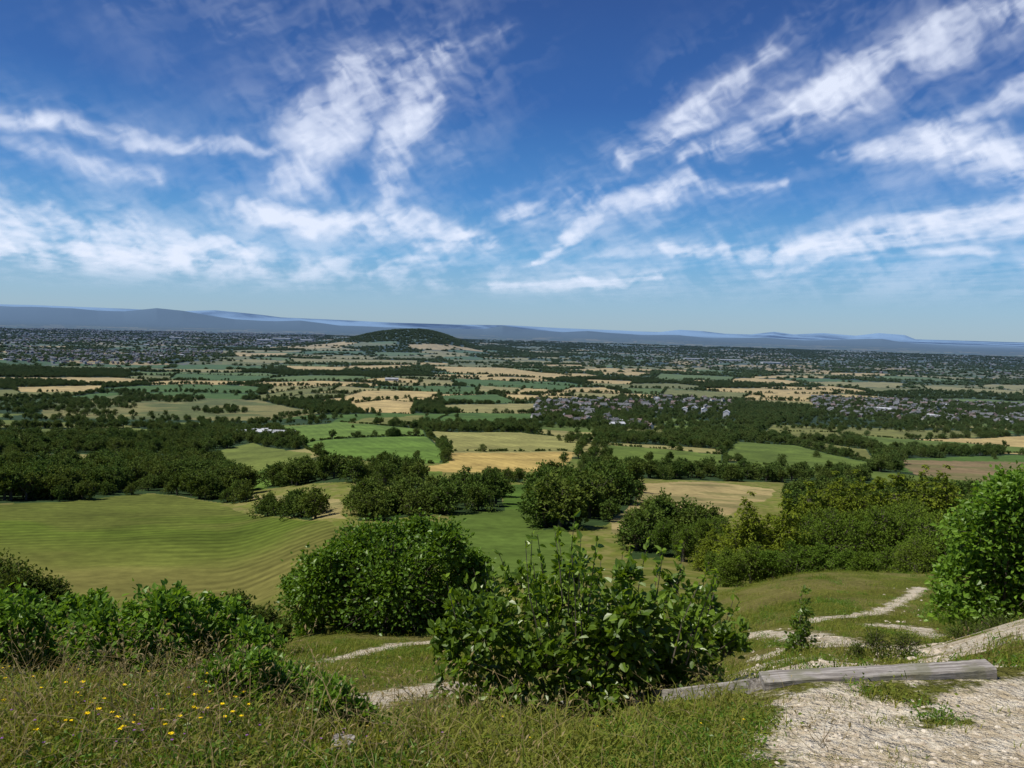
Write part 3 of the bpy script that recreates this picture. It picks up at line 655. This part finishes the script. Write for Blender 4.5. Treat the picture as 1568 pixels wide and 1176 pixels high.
# ---------------------------------------------------------------- timber sleepers, post, stones
mw,n,o=newmat('weathered_timber'); tc=n.new('ShaderNodeTexCoord'); mp=n.new('ShaderNodeMapping'); n.put(mp.inputs[0],tc.outputs['Object']); mp.inputs['Scale'].default_value=(1.5,30,30)
z1=n.noise(mp.outputs[0],2,6,.65,.4); z2=n.noise(tc.outputs['Object'],6,4,.6)
c=n.mix(n.mr(z1.outputs['Fac'],.35,.65),(.15,.13,.11),(.38,.35,.31)); c=n.mix(n.mr(z2.outputs['Fac'],.5,.64,0.,.6),c,(.14,.14,.07)); p=n.new('ShaderNodeBsdfPrincipled'); n.put(p.inputs['Base Color'],c); p.inputs['Roughness'].default_value=.9
b=n.new('ShaderNodeBump'); b.inputs['Strength'].default_value=.7; b.inputs['Distance'].default_value=.01; n.put(b.inputs['Height'],z1.outputs['Fac']); n.put(p.inputs['Normal'],b.outputs[0]); n.put(o.inputs[0],p.outputs[0])
def timber(name,A,B,w,h,sink):
    A=np.array(A);B=np.array(B); L=np.linalg.norm(B-A); ns=40; V=[];f=[]
    for i in range(ns+1):
        q=i/ns; ww=w*(1+.03*math.sin(q*19)+rng.normal()*.012)/2; hh=h/2*(1+.04*math.sin(q*11+1)+rng.normal()*.01); cz=.004*math.sin(q*7)
        bv=.010
        for (a,c_) in [(-ww+bv,-hh),(ww-bv,-hh),(ww,-hh+bv),(ww,hh-bv),(ww-bv,hh),(-ww+bv,hh),(-ww,hh-bv),(-ww,-hh+bv)]: V.append(((q-.5)*L,a+rng.normal()*.001,c_+cz+rng.normal()*.001))
    for i in range(ns):
        for j in range(8): f.append([i*8+j,(i+1)*8+j,(i+1)*8+(j+1)%8,i*8+(j+1)%8])
    for k in (0,ns*8): f+= [[k,k+1,k+2,k+7],[k+7,k+2,k+3,k+6],[k+6,k+3,k+4,k+5]]
    o=add_obj(name,mk_mesh(name,np.array(V),np.array(f),[mw])); m=(A+B)/2; d=(B-A)/L; o.location=(m[0],m[1],m[2]-sink); o.rotation_euler=(0,-math.asin(d[2]),math.atan2(d[1],d[0])); return o
def g3(px,py,dz=0): x,y=gp(px,py); return (x,y,float(H(np.array([x]),np.array([y]))[0])+dz)
timber('timber_sleeper',g3(1166,1056,.03),g3(1516,1036,.03),.13,.10,0)
timber('timber_sleeper',g3(850,1082,.01),g3(1160,1057,.015),.12,.10,0)
pp=g3(522,1160); timber('wooden_post_stump',(pp[0],pp[1],pp[2]-.1),(pp[0]+.01,pp[1],pp[2]+.08),.09,.09,0)
chalkm=simplemat('chalk_stone',(.38,.31,.22),(.64,.57,.45),14,.6,False)
def stones(name,zones):
    mb=MB(); nu,nv=8,6
    for (xr,yr,cnt,s0,s1) in zones:
        for i in range(cnt):
            p=np.array(g3(rng.uniform(*xr),rng.uniform(*yr))); s=rng.uniform(s0,s1)*rng.uniform(.4,1); sc=rng.uniform(.6,1.3,3)*[1,1,.65]*s
            th,ph=np.meshgrid(np.linspace(0,2*math.pi,nu,endpoint=False),np.linspace(.08,math.pi-.08,nv)); V=np.stack([np.sin(ph)*np.cos(th),np.sin(ph)*np.sin(th),np.cos(ph)],-1).reshape(-1,3)
            V=V*(1+rng.normal(size=(len(V),1))*.13)*sc+p+[0,0,-sc[2]*.1]
            f=[[a*nu+b_,(a+1)*nu+b_,(a+1)*nu+(b_+1)%nu,a*nu+(b_+1)%nu] for a in range(nv-1) for b_ in range(nu)]; mb.add(V,f,0)
    add_obj(name,mb.mesh(name,[chalkm]))
stones('chalk_stones',[((1190,1568),(1065,1176),340,.004,.018),((1140,1460),(985,1035),170,.015,.055),((1140,1300),(962,985),50,.015,.04),((500,690),(1055,1085),60,.008,.03),((1350,1430),(900,960),25,.03,.07)])
print('all',time.time()-T0)

# ---------------------------------------------------------------- sun and sky
S=np.array([-.62,-.18,1.05]); S/=np.linalg.norm(S)
sl=bpy.data.lights.new('sun','SUN'); sl.energy=5.0; sl.angle=math.radians(.5); sl.color=(1,.955,.88); so=bpy.data.objects.new('sun',sl); scene.collection.objects.link(so)
so.rotation_euler=Vector(S).to_track_quat('Z','Y').to_euler(); so.location=(0,0,50)
W=bpy.data.worlds.new('World'); scene.world=W; W.use_nodes=True; W.node_tree.nodes.clear(); n=N(W.node_tree)
out=n.new('ShaderNodeOutputWorld'); skyt=n.new('ShaderNodeTexSky',sky_type='NISHITA'); skyt.sun_disc=False; skyt.sun_elevation=math.asin(S[2]); skyt.sun_rotation=math.atan2(S[0],S[1]); skyt.air_density=1.; skyt.dust_density=.2; skyt.ozone_density=3.
tc=n.new('ShaderNodeTexCoord'); sp=n.new('ShaderNodeSeparateXYZ'); n.put(sp.inputs[0],tc.outputs['Generated'])
rp=n.new('ShaderNodeValToRGB'); n.put(rp.inputs[0],sp.outputs[2]); cr=rp.color_ramp
stops=[(0.,(.33,.49,.61)),(.03,(.29,.50,.69)),(.09,(.145,.42,.75)),(.17,(.055,.25,.63)),(.28,(.024,.125,.43)),(.42,(.020,.072,.285)),(.7,(.025,.07,.26))]
cr.elements[0].position=0; cr.elements[0].color=stops[0][1]+(1,); cr.elements[1].position=1; cr.elements[1].color=(.02,.05,.2,1)
for p_,c_ in stops[1:]: e=cr.elements.new(p_); e.color=c_+(1,)
b1=n.new('ShaderNodeBackground'); n.put(b1.inputs[0],skyt.outputs[0]); b1.inputs[1].default_value=.08
b2=n.new('ShaderNodeBackground'); n.put(b2.inputs[0],rp.outputs[0]); b2.inputs[1].default_value=1.
mx=n.new('ShaderNodeMixShader'); mx.inputs[0].default_value=.82; n.put(mx.inputs[1],b1.outputs[0]); n.put(mx.inputs[2],b2.outputs[0]); n.put(out.inputs[0],mx.outputs[0])
W.cycles.sampling_method='MANUAL'; W.cycles.sample_map_resolution=512

# cirrus: a real thin sheet 9 km up, density stored per vertex
strokes=[(-20,182,220,205,15,13,.75),(220,205,430,236,13,8,.6),(40,235,250,265,24,20,.5),(0,262,120,275,18,12,.35),(0,240,90,246,6,4,.4),
 (800,48,700,75,18,26,.55),(700,75,560,135,34,56,.75),(560,130,465,260,60,44,.75),(660,150,600,275,46,28,.75),(590,60,700,40,22,12,.35),(700,110,660,180,28,24,.45),(520,200,480,280,30,20,.5),
 (390,322,470,330,17,22,1.),(470,335,600,335,18,26,.8),(600,325,765,370,24,12,.9),(645,375,730,372,12,10,.7),(350,320,430,345,26,14,.5),(540,300,650,320,16,14,.4),
 (-60,325,200,365,48,40,.85),(-60,375,380,392,44,24,.95),(100,410,620,415,30,16,.6),(-60,430,700,436,26,16,.5),(200,390,700,400,26,16,.5),
 (965,250,1080,155,18,28,.85),(1080,155,1250,5,28,18,.65),(1045,242,1200,170,14,36,.8),(1200,170,1360,85,42,36,.85),(1360,85,1620,-25,36,34,.8),
 (1470,172,1620,112,18,30,.65),(1250,235,1420,225,8,24,.75),(1400,222,1640,245,30,42,.95),
 (785,325,900,310,18,26,.75),(900,312,1050,290,26,24,.8),(1050,288,1200,286,20,8,.65),(836,406,880,360,6,14,.9),(880,360,915,330,12,16,.7),(800,280,940,270,12,20,.35),
 (1020,394,1250,388,10,20,.8),(1250,388,1400,355,22,28,.9),(1400,352,1640,300,26,30,1.),(1380,380,1520,385,14,8,.6),(760,441,1000,433,7,9,.75),(1080,350,1280,370,14,12,.35),(1150,420,1310,420,8,6,.45),(850,385,1050,400,14,10,.35),
 (830,270,1100,250,24,18,.25),(1050,270,1300,300,18,14,.2),(1500,390,1600,410,9,9,.4),(120,30,260,90,26,16,.15),(560,440,800,446,8,8,.4)]
azg=np.radians(np.linspace(-50,50,1000)); elg=np.radians(np.linspace(1.3,42,430))
EE,A2=np.meshgrid(elg,azg,indexing='ij'); az=A2.ravel(); el=EE.ravel()
def ae(px,py):
    d=ray(px,py); d=d/np.linalg.norm(d); return (math.atan2(d[0],d[1]),math.asin(d[2]))
px_=az+(fbm(az*5,el*7,3,201)-.5)*.045+(fbm(az*22,el*26,4,205,.6)-.5)*.028
py_=el+(fbm(az*5,el*7,3,211)-.5)*.03+(fbm(az*22,el*26,4,215,.6)-.5)*.022
alt=9000.; dist=alt/np.tan(el); CX=dist*np.sin(az); CY=dist*np.cos(az)
def rot(x,y,a): return x*math.cos(a)+y*math.sin(a),-x*math.sin(a)+y*math.cos(a)
u1,v1=rot(px_,py_*1.2,.55); fibA=fbm(u1*8,v1*44,4,221,.6)
u2,v2=rot(px_,py_,-.9); fibB=fbm(u2*14,v2*80,3,231,.6)
u3,v3=rot(CX/9000,CY/9000,.3); fibC=fbm(u3*2.2,v3*.7,5,241,.6)
fine=fbm(px_*70,py_*120,3,251,.6)
big=fbm(px_*11,py_*17,4,255,.6)
def z_(a): return (a-a.mean())/a.std()
fib=.46*z_(fibA)+.38*z_(fibC)+.3*z_(fibB)+.24*z_(fine)+.45*z_(big); fib=z_(fib)
core=np.zeros(len(az)); halo=np.zeros(len(az))
for x0,y0,x1,y1,wa,wb,st in strokes:
    A=np.array(ae(x0,y0));B=np.array(ae(x1,y1)); ba=B-A; L2=float(ba@ba)
    h=np.clip(((px_-A[0])*ba[0]+(py_-A[1])*ba[1])/L2,0,1); dd=np.hypot(px_-A[0]-h*ba[0],py_-A[1]-h*ba[1]); wd=(wa+(wb-wa)*h)/F
    core=np.maximum(core,st*np.exp(-(dd/wd/1.2)**2)); halo=np.maximum(halo,st*np.exp(-(dd/wd/2.6)**2))
dens=np.clip(core*(.67+.22*fib),0,1); dens=dens*sst(-.10,.6,dens)
dens=np.maximum(dens,halo*np.clip(.12+.10*fib,0,.4))
veil=sst(.4,2.2,fib)*.08*sst(.42,.6,fbm(az*4,el*5,3,261))+.22*np.exp(-((el-.07)/.06)**2)*np.clip(.5+.3*fib,0,1)
dens=np.clip(dens+veil*(1-dens),0,.9)*sst(.024,.07,el)
dens*=(1-sst(math.radians(44),math.radians(50),np.abs(az)))*(1-sst(math.radians(37),math.radians(42),el))
na,nr_=len(azg),len(elg); i=np.arange(nr_-1)[:,None]; j=np.arange(na-1)[None]
Fq=np.stack(np.broadcast_arrays(i*na+j,i*na+j+1,(i+1)*na+j+1,(i+1)*na+j),-1).reshape(-1,4)
mc,n,o=newmat('cirrus'); a=n.new('ShaderNodeAttribute',attribute_name='dens'); tr=n.new('ShaderNodeBsdfTransparent'); tl=n.new('ShaderNodeBsdfTranslucent'); tl.inputs[0].default_value=(.60,.645,.71,1)
m2=n.new('ShaderNodeMixShader'); n.put(m2.inputs[0],a.outputs['Fac']); n.put(m2.inputs[1],tr.outputs[0]); n.put(m2.inputs[2],tl.outputs[0]); n.put(o.inputs[0],m2.outputs[0])
add_obj('cirrus_clouds',mk_mesh('cirrus_clouds',np.stack([CX,CY,np.full(len(az),alt)],1),Fq,[mc],None,{'dens':('FLOAT',dens.astype(np.float32))},True))
scene.view_settings.view_transform='Standard'; scene.view_settings.look='None'; scene.view_settings.exposure=0; scene.view_settings.gamma=1
print('done',time.time()-T0)
